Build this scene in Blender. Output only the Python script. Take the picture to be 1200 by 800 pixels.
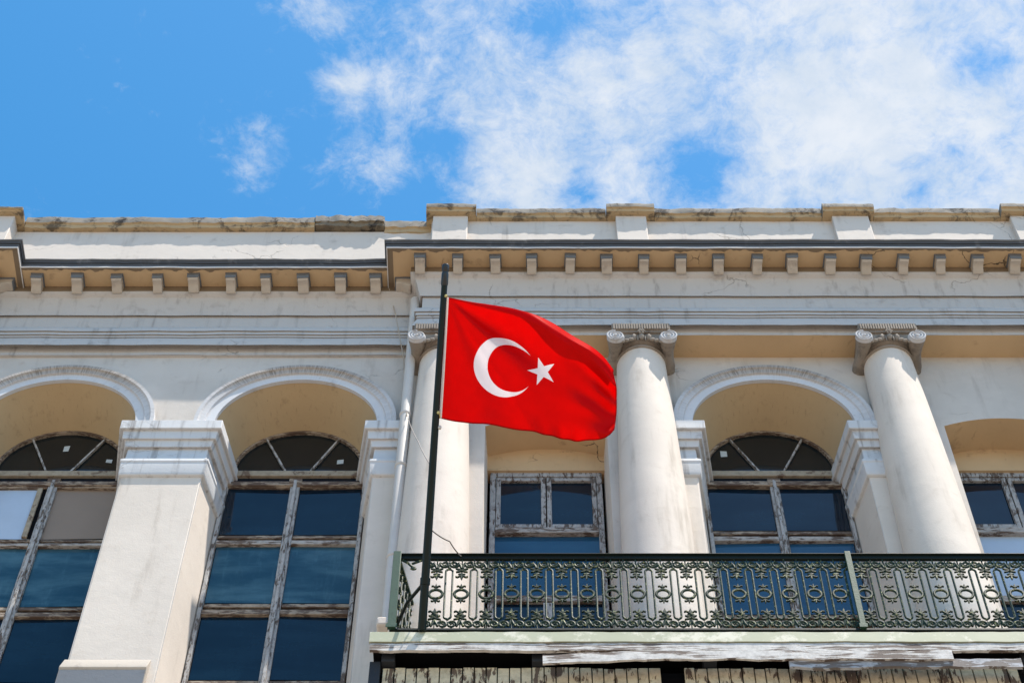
import bpy, math, random
from math import sin, cos, tan, atan, atan2, pi, radians, hypot, sqrt, exp
random.seed(7)
S = bpy.context.scene
for o in list(bpy.data.objects): bpy.data.objects.remove(o)

# ---------------------------------------------------------------- camera
H = 1.6; F = 2340.0; PITCH = 58.0; CXP = 611.0
cd = bpy.data.cameras.new("camera"); cam = bpy.data.objects.new("camera", cd)
S.collection.objects.link(cam); S.camera = cam
cam.location = (0, 0, H); cam.rotation_euler = (radians(90 + PITCH), 0, 0)
cd.sensor_width = 36; cd.sensor_fit = 'HORIZONTAL'; cd.lens = 36 * F / 1200
cd.shift_x = -(CXP - 600) / 1200.0
cd.clip_start = 0.1; cd.clip_end = 6000
S.render.resolution_x = 1024; S.render.resolution_y = 682

# ---------------------------------------------------------------- sun, sky, exposure
SUN_EL, SUN_AZ = 69.0, 55.0                     # azimuth measured from the facade's normal towards +X
sdir = (cos(radians(SUN_EL)) * sin(radians(SUN_AZ)), -cos(radians(SUN_EL)) * cos(radians(SUN_AZ)), sin(radians(SUN_EL)))
sl = bpy.data.lights.new("sun", 'SUN'); sl.energy = 5.0; sl.angle = radians(0.53); sl.color = (1, .915, .81)
so = bpy.data.objects.new("sun", sl); S.collection.objects.link(so)
from mathutils import Vector
so.rotation_euler = Vector(sdir).to_track_quat('Z', 'Y').to_euler()
so.location = (20, -10, 60)

S.view_settings.view_transform = 'Standard'; S.view_settings.look = 'None'
S.view_settings.gamma = 1; S.view_settings.exposure = 0.72; S.view_settings.use_curve_mapping = False

class NT:
    """tiny helper to write node trees"""
    def __init__(s, nt): s.nt = nt; s.L = nt.links
    def n(s, t, **k):
        x = s.nt.nodes.new(t)
        for a, b in k.items(): setattr(x, a, b)
        return x
    def put(s, sock, v):
        if hasattr(v, 'links') or hasattr(v, 'is_linked'): s.L.new(v, sock)
        elif v is not None: sock.default_value = v
    def m(s, op, a, b=None, c=None, clamp=False):
        x = s.n('ShaderNodeMath', operation=op); x.use_clamp = clamp
        for i, v in enumerate((a, b, c)):
            if v is not None: s.put(x.inputs[i], v)
        return x.outputs[0]
    def mix(s, f, a, b, blend='MIX'):
        x = s.n('ShaderNodeMix', data_type='RGBA'); x.blend_type = blend; x.clamp_factor = True
        s.put(x.inputs[0], f)
        for i, v in ((6, a), (7, b)):
            if isinstance(v, tuple) and len(v) == 3: v = (*v, 1)
            s.put(x.inputs[i], v)
        return x.outputs[2]
    def noise(s, vec, scale, detail=5, rough=.55, dist=0, sc=None):
        if sc:
            mp = s.n('ShaderNodeMapping'); s.L.new(vec, mp.inputs[0]); mp.inputs[3].default_value = sc; vec = mp.outputs[0]
        x = s.n('ShaderNodeTexNoise'); s.L.new(vec, x.inputs['Vector'])
        x.inputs['Scale'].default_value = scale; x.inputs['Detail'].default_value = detail
        x.inputs['Roughness'].default_value = rough; x.inputs['Distortion'].default_value = dist
        return x.outputs['Fac']
    def ramp(s, f, lo, hi, a=0.0, b=1.0):
        x = s.n('ShaderNodeMapRange', interpolation_type='SMOOTHSTEP'); s.put(x.inputs[0], f)
        for i, v in ((1, lo), (2, hi), (3, a), (4, b)): s.put(x.inputs[i], v)
        return x.outputs[0]

W = bpy.data.worlds.new("World"); S.world = W; W.use_nodes = True
q = NT(W.node_tree); W.node_tree.nodes.clear()
sky = q.n('ShaderNodeTexSky', sky_type='NISHITA'); sky.sun_disc = False
sky.sun_elevation = radians(SUN_EL); sky.sun_rotation = atan2(sdir[0], sdir[1])
sky.air_density = 1.0; sky.dust_density = .6; sky.ozone_density = 2.0
hs = q.n('ShaderNodeHueSaturation'); q.L.new(sky.outputs[0], hs.inputs['Color']); hs.inputs['Saturation'].default_value = 1.36
hs.inputs['Value'].default_value = 1.95; hs.inputs['Hue'].default_value = .487
tc = q.n('ShaderNodeTexCoord'); sp = q.n('ShaderNodeSeparateXYZ'); q.L.new(tc.outputs['Generated'], sp.inputs[0])
zc = q.m('MAXIMUM', sp.outputs[2], .02)
cx = q.m('DIVIDE', sp.outputs[0], zc); cy = q.m('DIVIDE', sp.outputs[1], zc)      # a flat layer of cloud overhead
cv = q.n('ShaderNodeCombineXYZ'); q.L.new(cx, cv.inputs[0]); q.L.new(cy, cv.inputs[1])
def gauss(x0, y0, a, b, amp):
    u = q.m('DIVIDE', q.m('SUBTRACT', cx, x0), a); v = q.m('DIVIDE', q.m('SUBTRACT', cy, y0), b)
    return q.m('MULTIPLY', q.m('EXPONENT', q.m('MULTIPLY', q.m('ADD', q.m('MULTIPLY', u, u), q.m('MULTIPLY', v, v)), -1.0)), amp)
def cl(px, py):
    e = radians(PITCH) - atan((py - 400) / F); d = hypot(F, py - 400)
    return ((px - CXP) / (d * sin(e)), cos(e) / sin(e))
bias = None
def add(x):
    global bias
    bias = x if bias is None else q.m('ADD', bias, x)
add(q.ramp(cx, cl(395, 100)[0], cl(640, 100)[0], -.20, .065))
add(q.ramp(cy, .0, .25, -.5, 0.0))
add(q.ramp(cx, cl(640, 100)[0], cl(1100, 100)[0], .0, .05))
for px, py, a, b, amp in ((293, 180, 46, 68, .20), (285, 215, 34, 28, .03), (310, 150, 22, 40, .03), (372, 15, 46, 30, .24), (402, 92, 42, 28, .26), (440, 185, 62, 48, .22), (455, 110, 40, 40, .1), (300, 60, 30, 30, .05),
                          (530, 100, 60, 60, .12), (640, 30, 45, 35, -.17), (690, 15, 60, 25, -.06), (812, 205, 40, 50, -.16), (1145, 72, 34, 22, -.17), (515, 165, 40, 22, -.16), (600, 205, 60, 40, .1), (760, 130, 70, 60, .05),
                          (680, 225, 30, 16, -.16), (930, 55, 60, 16, -.07), (990, 110, 140, 60, .06)):
    c = cl(px, py); add(gauss(c[0], c[1], a / 2220., b / 1940., amp))
wn1 = q.n('ShaderNodeTexNoise'); q.L.new(cv.outputs[0], wn1.inputs['Vector']); wn1.inputs['Scale'].default_value = 14; wn1.inputs['Detail'].default_value = 5
wsc = q.n('ShaderNodeVectorMath', operation='SCALE'); q.L.new(wn1.outputs['Color'], wsc.inputs[0]); wsc.inputs['Scale'].default_value = .045
wad = q.n('ShaderNodeVectorMath', operation='ADD'); q.L.new(cv.outputs[0], wad.inputs[0]); q.L.new(wsc.outputs[0], wad.inputs[1])
nb = q.noise(wad.outputs[0], 15, 12, .66, .1)
nf = q.noise(wad.outputs[0], 62, 12, .70, .1)
nn = q.m('ADD', q.m('MULTIPLY', nb, .55), q.m('MULTIPLY', nf, .45))
dens = q.ramp(q.m('ADD', nn, bias), .37, .72)
dens = q.m('POWER', dens, 0.9)
shade = q.ramp(q.noise(cv.outputs[0], 22, 8, .6, .2), .3, .7)
ccol = q.mix(shade, (5.4, 6.0, 6.7), (7.0, 7.15, 7.3))
bg = q.n('ShaderNodeBackground'); bg.inputs['Strength'].default_value = .08
q.L.new(q.mix(q.m('MULTIPLY', dens, .87), hs.outputs[0], ccol), bg.inputs['Color'])
wo = q.n('ShaderNodeOutputWorld'); q.L.new(bg.outputs[0], wo.inputs[0])

# ---------------------------------------------------------------- measuring helpers (pixel of the photo + real depth -> metres)
def el(py): return radians(PITCH) - atan((py - 400) / F)
def zz(py, Y): return H + Y * tan(el(py))
def xx(px, py, Y):
    e = el(py); return (px - CXP) / F * Y * cos(e - radians(PITCH)) / cos(e)
def at(px, py, Y): return (xx(px, py, Y), Y, zz(py, Y))

# ---------------------------------------------------------------- materials
def new_mat(name):
    m = bpy.data.materials.new(name); m.use_nodes = True; m.node_tree.nodes.clear(); return m, NT(m.node_tree)
def finish(q, col, rough=.8, bump=None, bstr=.3, bdist=.01, spec=.3, metal=0):
    b = q.n('ShaderNodeBsdfPrincipled')
    if isinstance(col, tuple): col = (*col[:3], 1)
    q.put(b.inputs['Base Color'], col); q.put(b.inputs['Roughness'], rough)
    b.inputs['Specular IOR Level'].default_value = spec; b.inputs['Metallic'].default_value = metal
    if bump is not None:
        bn = q.n('ShaderNodeBump'); bn.inputs['Strength'].default_value = bstr; bn.inputs['Distance'].default_value = bdist
        q.L.new(bump, bn.inputs['Height']); q.L.new(bn.outputs[0], b.inputs['Normal'])
    o = q.n('ShaderNodeOutputMaterial'); q.L.new(b.outputs[0], o.inputs[0]); return b

def plaster(name, base, dirt=(.16, .13, .10), streak=.5, mottle=.25, cracks=.5, grime=.3, black=0.0, rough=.85, smask=(.4, .65), fine=7):
    m, q = new_mat(name); g = q.n('ShaderNodeNewGeometry'); P = g.outputs['Position']
    n1 = q.noise(P, 1.1, 6, .6); n2 = q.noise(P, 1, 5, .6, 0, (fine, fine, .55)); n3 = q.noise(P, 5, 8, .65, .3); n4 = q.noise(P, 60, 4, .6)
    c = q.mix(q.m('MULTIPLY', q.ramp(n1, .3, .7), mottle), base, tuple(x * .72 for x in base))
    c = q.mix(q.m('MULTIPLY', q.ramp(q.noise(P, 2.3, 6, .6), .5, .72), mottle * .8), c, tuple(min(1, x * 1.12) for x in base))
    c = q.mix(q.m('MULTIPLY', q.m('MULTIPLY', q.ramp(n2, .52, .78), q.ramp(n1, *smask)), streak), c, dirt)
    c = q.mix(q.m('MULTIPLY', q.ramp(n3, .56, .74), grime), c, tuple(x * 1.5 for x in dirt))
    if black: c = q.mix(q.m('MULTIPLY', q.ramp(q.noise(P, 4, 9, .72, .5), .5, .62), black), c, (.035, .032, .03))
    hgt = q.m('ADD', q.m('MULTIPLY', n4, .35), q.m('MULTIPLY', n3, 1.0))
    if cracks:
        nv = q.n('ShaderNodeVectorMath', operation='ADD'); q.L.new(P, nv.inputs[0])
        nz = q.n('ShaderNodeTexNoise'); q.L.new(P, nz.inputs['Vector']); nz.inputs['Scale'].default_value = 3; nz.inputs['Detail'].default_value = 6
        sc = q.n('ShaderNodeVectorMath', operation='SCALE'); q.L.new(nz.outputs['Color'], sc.inputs[0]); sc.inputs['Scale'].default_value = .55
        q.L.new(sc.outputs[0], nv.inputs[1])
        vo = q.n('ShaderNodeTexVoronoi', feature='DISTANCE_TO_EDGE'); q.L.new(nv.outputs[0], vo.inputs['Vector']); vo.inputs['Scale'].default_value = 1.15
        cr = q.ramp(vo.outputs['Distance'], .004, .011, 1, 0)
        cr = q.m('MULTIPLY', cr, q.ramp(q.noise(P, .9, 3), .54, .62))
        c = q.mix(q.m('MULTIPLY', cr, cracks), c, (.07, .055, .04)); hgt = q.m('SUBTRACT', hgt, q.m('MULTIPLY', cr, 1.2))
    finish(q, c, rough, hgt, .35, .012, .25); return m

def radial(name, base, dirt, lines=.6, back=None, grime=.3, lo=.55, hi=.72, fr=26, outer=None, outcol=None):
    """plaster with fine dirt lines running across an arch, object origin = centre of the arch"""
    m, q = new_mat(name); t = q.n('ShaderNodeTexCoord'); sp = q.n('ShaderNodeSeparateXYZ'); q.L.new(t.outputs['Object'], sp.inputs[0])
    g = q.n('ShaderNodeNewGeometry'); P = g.outputs['Position']
    a = q.m('ARCTAN2', sp.outputs[0], sp.outputs[2])
    cb = q.n('ShaderNodeCombineXYZ'); q.L.new(q.m('MULTIPLY', a, 1.0), cb.inputs[0]); q.L.new(q.m('MULTIPLY', sp.outputs[1], .25), cb.inputs[1]); q.L.new(P, cb.inputs[2]) if False else None
    l = q.ramp(q.noise(cb.outputs[0], fr, 7, .75), lo, hi)
    rr = q.m('SQRT', q.m('ADD', q.m('MULTIPLY', sp.outputs[0], sp.outputs[0]), q.m('MULTIPLY', sp.outputs[2], sp.outputs[2])))
    top = q.ramp(sp.outputs[2], .35, 1.0)
    if outer: l = q.m('MULTIPLY', l, q.ramp(rr, outer[0], outer[1], .12, 1.0))
    n1 = q.noise(P, 1.6, 6, .6)
    c = q.mix(q.m('MULTIPLY', q.ramp(n1, .3, .7), .3), base, tuple(x * .75 for x in base))
    if outcol: c = q.mix(q.m('MULTIPLY', q.ramp(rr, outer[0], outer[1]), q.m('ADD', q.m('MULTIPLY', top, .65), .15)), c, outcol)
    c = q.mix(q.m('MULTIPLY', q.m('MULTIPLY', l, q.m('ADD', q.m('MULTIPLY', top, .8), .2)), lines), c, dirt)
    c = q.mix(q.m('MULTIPLY', q.ramp(q.noise(P, 7, 8, .7), .55, .75), grime), c, dirt)
    finish(q, c, .85, q.noise(P, 40, 4), .2, .008, .25); return m

def peeling(name, paint, wood, amount=.5, axis=(1, 1, 1), rough=.7, sc=9, soft=.03):
    m, q = new_mat(name); g = q.n('ShaderNodeNewGeometry'); P = g.outputs['Position']
    n = q.noise(P, sc, 8, .68, .4, axis); n2 = q.noise(P, 2.2, 4); f = q.ramp(q.m('ADD', n, q.m('MULTIPLY', q.m('SUBTRACT', n2, .5), .5)), .60 - amount * .3, .60 + soft - amount * .3)
    w = q.mix(q.noise(P, 30, 5, .7, 0, axis), tuple(x * .45 for x in wood), tuple(x * 1.5 for x in wood))
    p = q.mix(q.ramp(q.noise(P, 14, 6, .7), .35, .75), paint, tuple(x * .62 for x in paint))
    finish(q, q.mix(f, p, w), rough, q.m('SUBTRACT', q.noise(P, 70, 4, .6, 0, axis), f), .5, .006, .3); return m

def simple(name, base, var=.3, sc=8, rough=.6, spec=.4, bump=.2, alt=None, lo=.45, hi=.65, metal=0):
    m, q = new_mat(name); g = q.n('ShaderNodeNewGeometry'); P = g.outputs['Position']
    c = q.mix(q.m('MULTIPLY', q.noise(P, sc, 6, .6), var * 2), base, tuple(x * .5 for x in base))
    if alt: c = q.mix(q.ramp(q.noise(P, sc * 3, 7, .7), lo, hi), c, alt)
    finish(q, c, rough, q.noise(P, sc * 8, 4), bump, .004, spec, metal); return m

def glass(name, base, smear=.3, dcol=(.10, .17, .22), rough=.03, sc=1.0):
    """old window pane over a dark room: mirror-like front, smears of grime and painted-in reflection, slightly wavy"""
    m, q = new_mat(name); g = q.n('ShaderNodeNewGeometry'); P = g.outputs['Position']
    n = q.noise(P, 1.5 * sc, 5, .6, .25, (.6, 1, 2.2)); n2 = q.noise(P, 7 * sc, 7, .7, .3, (1.8, 1, .35))
    f = q.m('MULTIPLY', q.m('ADD', q.m('MULTIPLY', q.ramp(n, .35, .75), .8), q.m('MULTIPLY', q.ramp(n2, .5, .8), .35)), smear)
    c = q.mix(f, base, dcol)
    finish(q, c, q.m('ADD', q.m('MULTIPLY', f, .25), rough), q.noise(P, 1.3, 2), .06, .02, .32); return m

M = {}
M['white'] = plaster('weathered_white_plaster', (.63, .565, .50), streak=.6, cracks=.35)
M['wall'] = plaster('wall_plaster', (.56, .515, .465), dirt=(.24, .20, .17), streak=.7, cracks=.3, mottle=.45, grime=.4, smask=(.3, .6), fine=5)
M['pier'] = plaster('pier_plaster', (.66, .59, .515), dirt=(.27, .22, .17), streak=.65, cracks=.0, mottle=.34, grime=.28, smask=(.35, .6), fine=5)
M['trim'] = plaster('painted_trim_plaster', (.58, .585, .59), dirt=(.15, .13, .12), streak=.9, cracks=.2, grime=.55, smask=(.25, .5), fine=11)
M['entab'] = plaster('entablature_plaster', (.50, .48, .46), dirt=(.17, .15, .14), streak=.6, cracks=.4, grime=.4, smask=(.3, .6), fine=10)
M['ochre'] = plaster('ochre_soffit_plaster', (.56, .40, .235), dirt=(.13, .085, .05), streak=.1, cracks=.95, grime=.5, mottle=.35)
M['ochre_dk'] = plaster('dirty_shaded_ochre_plaster', (.22, .165, .11), dirt=(.1, .07, .045), streak=.2, cracks=.3, grime=.5)  # dirty soffit edge; also paints the shaded band behind the brackets
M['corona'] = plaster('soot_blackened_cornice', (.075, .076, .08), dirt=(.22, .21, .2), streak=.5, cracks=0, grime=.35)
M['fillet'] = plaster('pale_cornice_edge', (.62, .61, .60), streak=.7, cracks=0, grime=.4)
M['coping_top'] = plaster('lichened_coping_edge', (.27, .245, .21), dirt=(.12, .10, .08), streak=.3, cracks=.2, grime=.8, black=1.0, mottle=.5)
M['coping'] = plaster('mouldy_coping', (.47, .345, .20), dirt=(.12, .09, .06), streak=.5, cracks=.3, grime=.6, black=.75)
M['coping_blk'] = plaster('black_mould_coping', (.2, .16, .11), dirt=(.06, .05, .04), streak=.5, cracks=.3, grime=.6, black=.95)
M['modil'] = plaster('modillion_plaster', (.46, .41, .35), dirt=(.13, .11, .1), streak=.4, cracks=0, grime=.55)
M['slate'] = plaster('grey_lead_cap', (.16, .175, .195), dirt=(.06, .055, .05), streak=.5, cracks=0, grime=.4)
M['capital'] = plaster('dirty_carved_stone', (.27, .23, .19), dirt=(.06, .045, .035), streak=.9, cracks=0, grime=.85, black=.35)
M['volute'] = plaster('volute_stone', (.52, .52, .53), dirt=(.11, .09, .07), streak=.5, cracks=0, grime=.55)
M['archivolt'] = radial('streaked_archivolt', (.58, .59, .61), (.13, .11, .09), .9, grime=.3, lo=.40, hi=.68, fr=65, outer=(.96, 1.0), outcol=(.36, .32, .28))
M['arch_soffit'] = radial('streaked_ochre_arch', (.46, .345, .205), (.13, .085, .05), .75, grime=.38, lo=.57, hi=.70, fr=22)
M['frame'] = peeling('peeling_white_frame', (.42, .41, .40), (.11, .085, .07), .34, (3.0, 3.0, .8), sc=11, soft=.09)
M['frame_h'] = peeling('peeling_white_rail', (.43, .40, .37), (.12, .085, .065), .34, (.8, 3.0, 3.5), sc=10, soft=.08)
M['frame_br'] = peeling('bare_brown_frame', (.38, .31, .24), (.11, .075, .055), .54, (.8, 3.0, 3.5), sc=9, soft=.10)
M['frame_tan'] = peeling('tan_transom', (.36, .30, .22), (.16, .11, .075), .0)
M['board'] = peeling('peeling_white_board', (.60, .58, .555), (.12, .09, .075), .27, (.5, 1, 9), sc=5, soft=.06)
M['board_gray'] = peeling('grey_weathered_board', (.42, .43, .46), (.15, .13, .12), .38, (1, 1, 6), sc=4)
M['slats'] = peeling('cream_slats', (.62, .51, .34), (.13, .085, .055), .16, (2.5, 2.5, .6), sc=6)
M['fascia'] = simple('pale_green_fascia', (.46, .475, .335), .3, 1.2, .6, .35, .2, (.62, .60, .48), .50, .62)
M['iron'] = simple('green_iron', (.010, .030, .020), .2, 12, .55, .22, .3, (.36, .37, .17), .54, .67)  # pale yellow flecks: worn paint and highlights painted into the colour
M['iron_post'] = simple('worn_green_post', (.035, .085, .055), .3, 8, .55, .25, .3, (.02, .045, .035), .56, .66)
M['iron_dk'] = simple('dark_iron', (.006, .012, .010), .3, 10, .55, .2, .3, (.06, .075, .05), .66, .75)
M['pole'] = simple('black_green_pole', (.003, .010, .008), .2, 6, .4, .25, .1)
M['pole_cap'] = simple('pole_top', (.015, .015, .016), .3, 30, .35, .5, .2, (.25, .25, .25), .68, .72)
M['rope'] = simple('rope', (.55, .48, .2), .2, 30, .9)
M['pipe'] = simple('painted_pipe', (.60, .57, .53), .25, 5, .6, .35, .2, (.2, .17, .14), .64, .72)
M['wire'] = simple('grey_cable', (.20, .18, .17), .2, 9, .7)
M['wire_pale'] = simple('pale_cable', (.45, .38, .30), .2, 9, .7)
M['dark'] = simple('void_shade', (.004, .004, .005), .3, 3, .9, .1)  # near-black, paints in the shade of gaps and the balcony underside
M['joist'] = simple('joist', (.022, .026, .034), .4, 12, .8)
M['roof'] = simple('roof_felt', (.12, .11, .1), .3, 2, .9)
M['glass'] = glass('dark_pane', (.0012, .008, .018), .35, (.014, .042, .07))
M['glass_pale'] = glass('dusty_reflection_pane', (.010, .045, .075), 1.0, (.075, .165, .21), .06)  # pale blue blotches paint reflections into the dusty glass
M['glass_blue'] = glass('blue_pane', (.012, .058, .12), .55, (.03, .10, .17), .05)
M['glass_dim'] = glass('dim_lunette_pane', (.008, .012, .014), .2, (.03, .035, .035))
M['sheet'] = simple('pale_blue_sheet', (.44, .55, .70), .2, 3, .6)
M['tan_sheet'] = simple('beige_sheet', (.27, .21, .165), .2, 2, .7)
M['white_spot'] = simple('torn_sticker', (.5, .55, .56), .2, 20, .7)
M['ground'] = simple('pale_paving', (.35, .295, .235), .25, .6, .9, .2)

# ---------------------------------------------------------------- mesh helpers
class MB:
    def __init__(s): s.v = []; s.f = []
    def box(s, x0, x1, y0, y1, z0, z1, jx=0):
        b = len(s.v)
        s.v += [(x0, y0, z0), (x1, y0, z0), (x1, y1, z0), (x0, y1, z0), (x0, y0, z1), (x1, y0, z1), (x1, y1, z1), (x0, y1, z1)]
        s.f += [tuple(b + i for i in f) for f in ((0, 3, 2, 1), (4, 5, 6, 7), (0, 1, 5, 4), (1, 2, 6, 5), (2, 3, 7, 6), (3, 0, 4, 7))]
        return s
    def grid(s, rows, closed=False):
        """rows of equal length -> quads"""
        b = len(s.v); n = len(rows[0])
        for r in rows: s.v += r
        for i in range(len(rows) - 1):
            for j in range(n if closed else n - 1):
                k = (j + 1) % n
                s.f.append((b + i * n + j, b + i * n + k, b + (i + 1) * n + k, b + (i + 1) * n + j))
        return s
    def poly(s, pts): b = len(s.v); s.v += pts; s.f.append(tuple(range(b, b + len(pts)))); return s
    def prism(s, pts, d):
        """pts: closed polygon (3-D, planar), d: extrusion vector"""
        n = len(pts); b = len(s.v); s.v += pts + [tuple(p[i] + d[i] for i in range(3)) for p in pts]
        s.f.append(tuple(range(b + n - 1, b - 1, -1))); s.f.append(tuple(range(b + n, b + 2 * n)))
        for i in range(n): j = (i + 1) % n; s.f.append((b + i, b + j, b + n + j, b + n + i))
        return s
    def tube(s, pts, r, seg=8, cap=True, closed=False, flat=1.0):
        pts = [Vector(p) for p in pts]; n = len(pts); rows = []; up = None
        for i, p in enumerate(pts):
            a = pts[(i - 1) % n] if (i or closed) else p; c = pts[(i + 1) % n] if (i < n - 1 or closed) else p
            t = (c - a).normalized()
            if up is None: up = Vector((0, 1, 0)) if abs(t.y) < .9 else Vector((1, 0, 0))
            u = (up - t * up.dot(t)).normalized(); w = t.cross(u); up = u
            ri = r[i] if isinstance(r, (list, tuple)) else r
            rows.append([tuple(p + (u * cos(k * 2 * pi / seg) * flat + w * sin(k * 2 * pi / seg)) * ri) for k in range(seg)])
        if closed: rows.append(rows[0])
        b = len(s.v); s.grid(rows, True)
        if cap and not closed:
            s.f.append(tuple(b + k for k in range(seg))[::-1]); e = b + (len(rows) - 1) * seg; s.f.append(tuple(e + k for k in range(seg)))
        return s
    def lathe(s, prof, c, seg=32, a0=0, a1=2 * pi, cap=True):
        full = abs(a1 - a0 - 2 * pi) < 1e-6; n = seg if full else seg + 1
        rows = [[(c[0] + r * cos(a0 + (a1 - a0) * k / seg), c[1] + r * sin(a0 + (a1 - a0) * k / seg), c[2] + z) for k in range(n)] for r, z in prof]
        b = len(s.v); s.grid(rows, full)
        if cap and full:
            s.f.append(tuple(b + k for k in range(n))[::-1]); e = b + (len(rows) - 1) * n; s.f.append(tuple(e + k for k in range(n)))
        return s
    def ball(s, c, rx, ry, rz, u=10, v=6):
        rows = [[(c[0] + rx * sin(pi * i / v) * cos(2 * pi * k / u), c[1] + ry * sin(pi * i / v) * sin(2 * pi * k / u), c[2] + rz * cos(pi * i / v)) for k in range(u)] for i in range(v + 1)]
        s.grid(rows, True); return s
    def jitter(s, a, sc=3.0, fn=None):
        from mathutils import noise
        out = []
        for p in s.v:
            k = a if fn is None else a * fn(p)
            n = noise.noise_vector((p[0] * sc, p[1] * sc, p[2] * sc)) + noise.noise_vector((p[0] * sc * 4.1, p[1] * sc * 4, p[2] * sc * 4)) * .6
            out.append((p[0] + n.x * k * .4, p[1] + n.y * k, p[2] + n.z * k))
        s.v = out; return s
    def build(s, name, mat, parent=None, origin=None, bevel=0, smooth=35, seg=2):
        base = Vector(parent['_w']) if parent is not None else Vector((0, 0, 0))
        o3 = Vector(origin) if origin is not None else base
        me = bpy.data.meshes.new(name); me.from_pydata([tuple(Vector(p) - o3) for p in s.v], [], s.f); me.validate(); me.update()
        import bmesh
        bm = bmesh.new(); bm.from_mesh(me); bmesh.ops.remove_doubles(bm, verts=bm.verts, dist=1e-5); bmesh.ops.recalc_face_normals(bm, faces=bm.faces); bm.to_mesh(me); bm.free()
        if smooth: me.shade_smooth(); me.set_sharp_from_angle(angle=radians(smooth))
        me.materials.append(mat); o = bpy.data.objects.new(name, me); S.collection.objects.link(o)
        o['_w'] = tuple(o3); o.location = o3 - base
        if parent is not None: o.parent = parent
        if bevel:
            b = o.modifiers.new('bevel', 'BEVEL'); b.width = bevel; b.segments = seg; b.limit_method = 'ANGLE'; b.angle_limit = radians(40)
        return o
def thing(name, loc, label, cat, group=None):
    o = bpy.data.objects.new(name, None); S.collection.objects.link(o); o.location = loc; o['_w'] = tuple(loc)
    o.empty_display_size = .2; o['label'] = label; o['category'] = cat
    if group: o['group'] = group
    return o
def tag(o, label, cat, group=None):
    o['label'] = label; o['category'] = cat
    if group: o['group'] = group
    return o
def dup(o, dx, dy=0, dz=0, parent=None):
    c = o.copy(); S.collection.objects.link(c); c.location = o.location + Vector((dx, dy, dz)); c['_w'] = tuple(Vector(o['_w']) + Vector((dx, dy, dz)))
    if parent is not None: c.parent = parent
    return c

# ================================================================ ground
g = MB(); g.poly([(-3000, -3000, 0), (3000, -3000, 0), (3000, 3000, 0), (-3000, 3000, 0)]); o = g.build('ground', M['ground'], smooth=0); o['kind'] = 'structure'

# ================================================================ the building
YW = 12.2; YB = 12.78; YR = 11.9; YL = 12.165        # wall, windows, right and left entablature planes
B = thing('historic_building', (0, YW, 0), 'old neoclassical building with cream stucco facade, Ionic columns and arched windows', 'building')
ZAB = zz(392.5, YR)                                    # underside of the architrave
ZS = zz(501, YW); CAP = ZS - .05                       # arch springing, top of the imposts
ARCHES = [-5.05, -2.438, 2.7275]; FLATS = [.265, 5.22]
RF, RB = .885, .70; HW = .90; HB = .775; HF = .655
ZF0 = zz(499, YW); RISE = .15
XL, XR = -11.0, 8.6
ZLOW = 12.2

# ---- wall with its openings
w = MB()
def vquad(x0, x1, z0, z1, y=YW): w.poly([(x0, y, z0), (x1, y, z0), (x1, y, z1), (x0, y, z1)])
edges = sorted([(c - RF, c + RF) for c in ARCHES] + [(c - HF, c + HF) for c in FLATS])
px_ = XL
NSTEP = 6
for a, b_ in edges + [(XR, XR)]:
    n = max(1, int((a - px_) / .3))
    z0 = ZLOW
    for i in range(n):
        vquad(px_ + (a - px_) * i / n, px_ + (a - px_) * (i + 1) / n, z0, ZS); vquad(px_ + (a - px_) * i / n, px_ + (a - px_) * (i + 1) / n, ZS, ZAB + .3)
    px_ = b_
for c in ARCHES:
    N = 40
    for i in range(N):
        t0, t1 = pi * i / N, pi * (i + 1) / N
        w.poly([(c - RF * cos(t0), YW, ZS + RF * sin(t0)), (c - RF * cos(t1), YW, ZS + RF * sin(t1)), (c - RF * cos(t1), YW, ZAB + .3), (c - RF * cos(t0), YW, ZAB + .3)])
def segz(c, x, hw=HF): return ZF0 + RISE * (1 - ((x - c) / hw) ** 2)
for c in FLATS:
    N = 20
    for i in range(N):
        xa, xb = c - HF + 2 * HF * i / N, c - HF + 2 * HF * (i + 1) / N
        w.poly([(xa, YW, segz(c, xa)), (xb, YW, segz(c, xb)), (xb, YW, ZAB + .3), (xa, YW, ZAB + .3)])
w.build('wall', M['wall'], B)
# storey below the frame, the body behind and the roof
w = MB(); w.box(XL, XR, YW + .03, YW + .5, 0, ZLOW); w.build('lower_wall', M['wall'], B)
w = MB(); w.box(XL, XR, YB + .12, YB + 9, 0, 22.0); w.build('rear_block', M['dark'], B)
w = MB(); w.box(XL, XR, YW + .35, YB + 9, 22.01, 22.2); w.build('roof', M['roof'], B)  # unseen slab over the body, added to block light

# ---- flat-headed openings: reveals, soffit and tympanum
YT = 12.61
for c in FLATS:
    s = MB(); N = 16
    rows = [[(c - HF + 2 * HF * i / N, y, segz(c, c - HF + 2 * HF * i / N)) for i in range(N + 1)] for y in (YW, YT)]
    s.grid(rows)
    zt = zz(551, YT)
    rows = [[(c - HF + 2 * HF * i / N, YT, segz(c, c - HF + 2 * HF * i / N)) for i in range(N + 1)], [(c - HF + 2 * HF * i / N, YT, zt) for i in range(N + 1)], [(c - HF + 2 * HF * i / N, YB, zt) for i in range(N + 1)]]
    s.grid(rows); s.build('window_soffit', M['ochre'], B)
    j = MB()
    for sx in (-1, 1):
        j.poly([(c + sx * HF, YW, ZLOW), (c + sx * HF, YW, ZF0), (c + sx * (HF - .03), YB, ZF0), (c + sx * (HF - .03), YB, ZLOW)])
    j.build('window_jamb', M['pier'], B)

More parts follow.
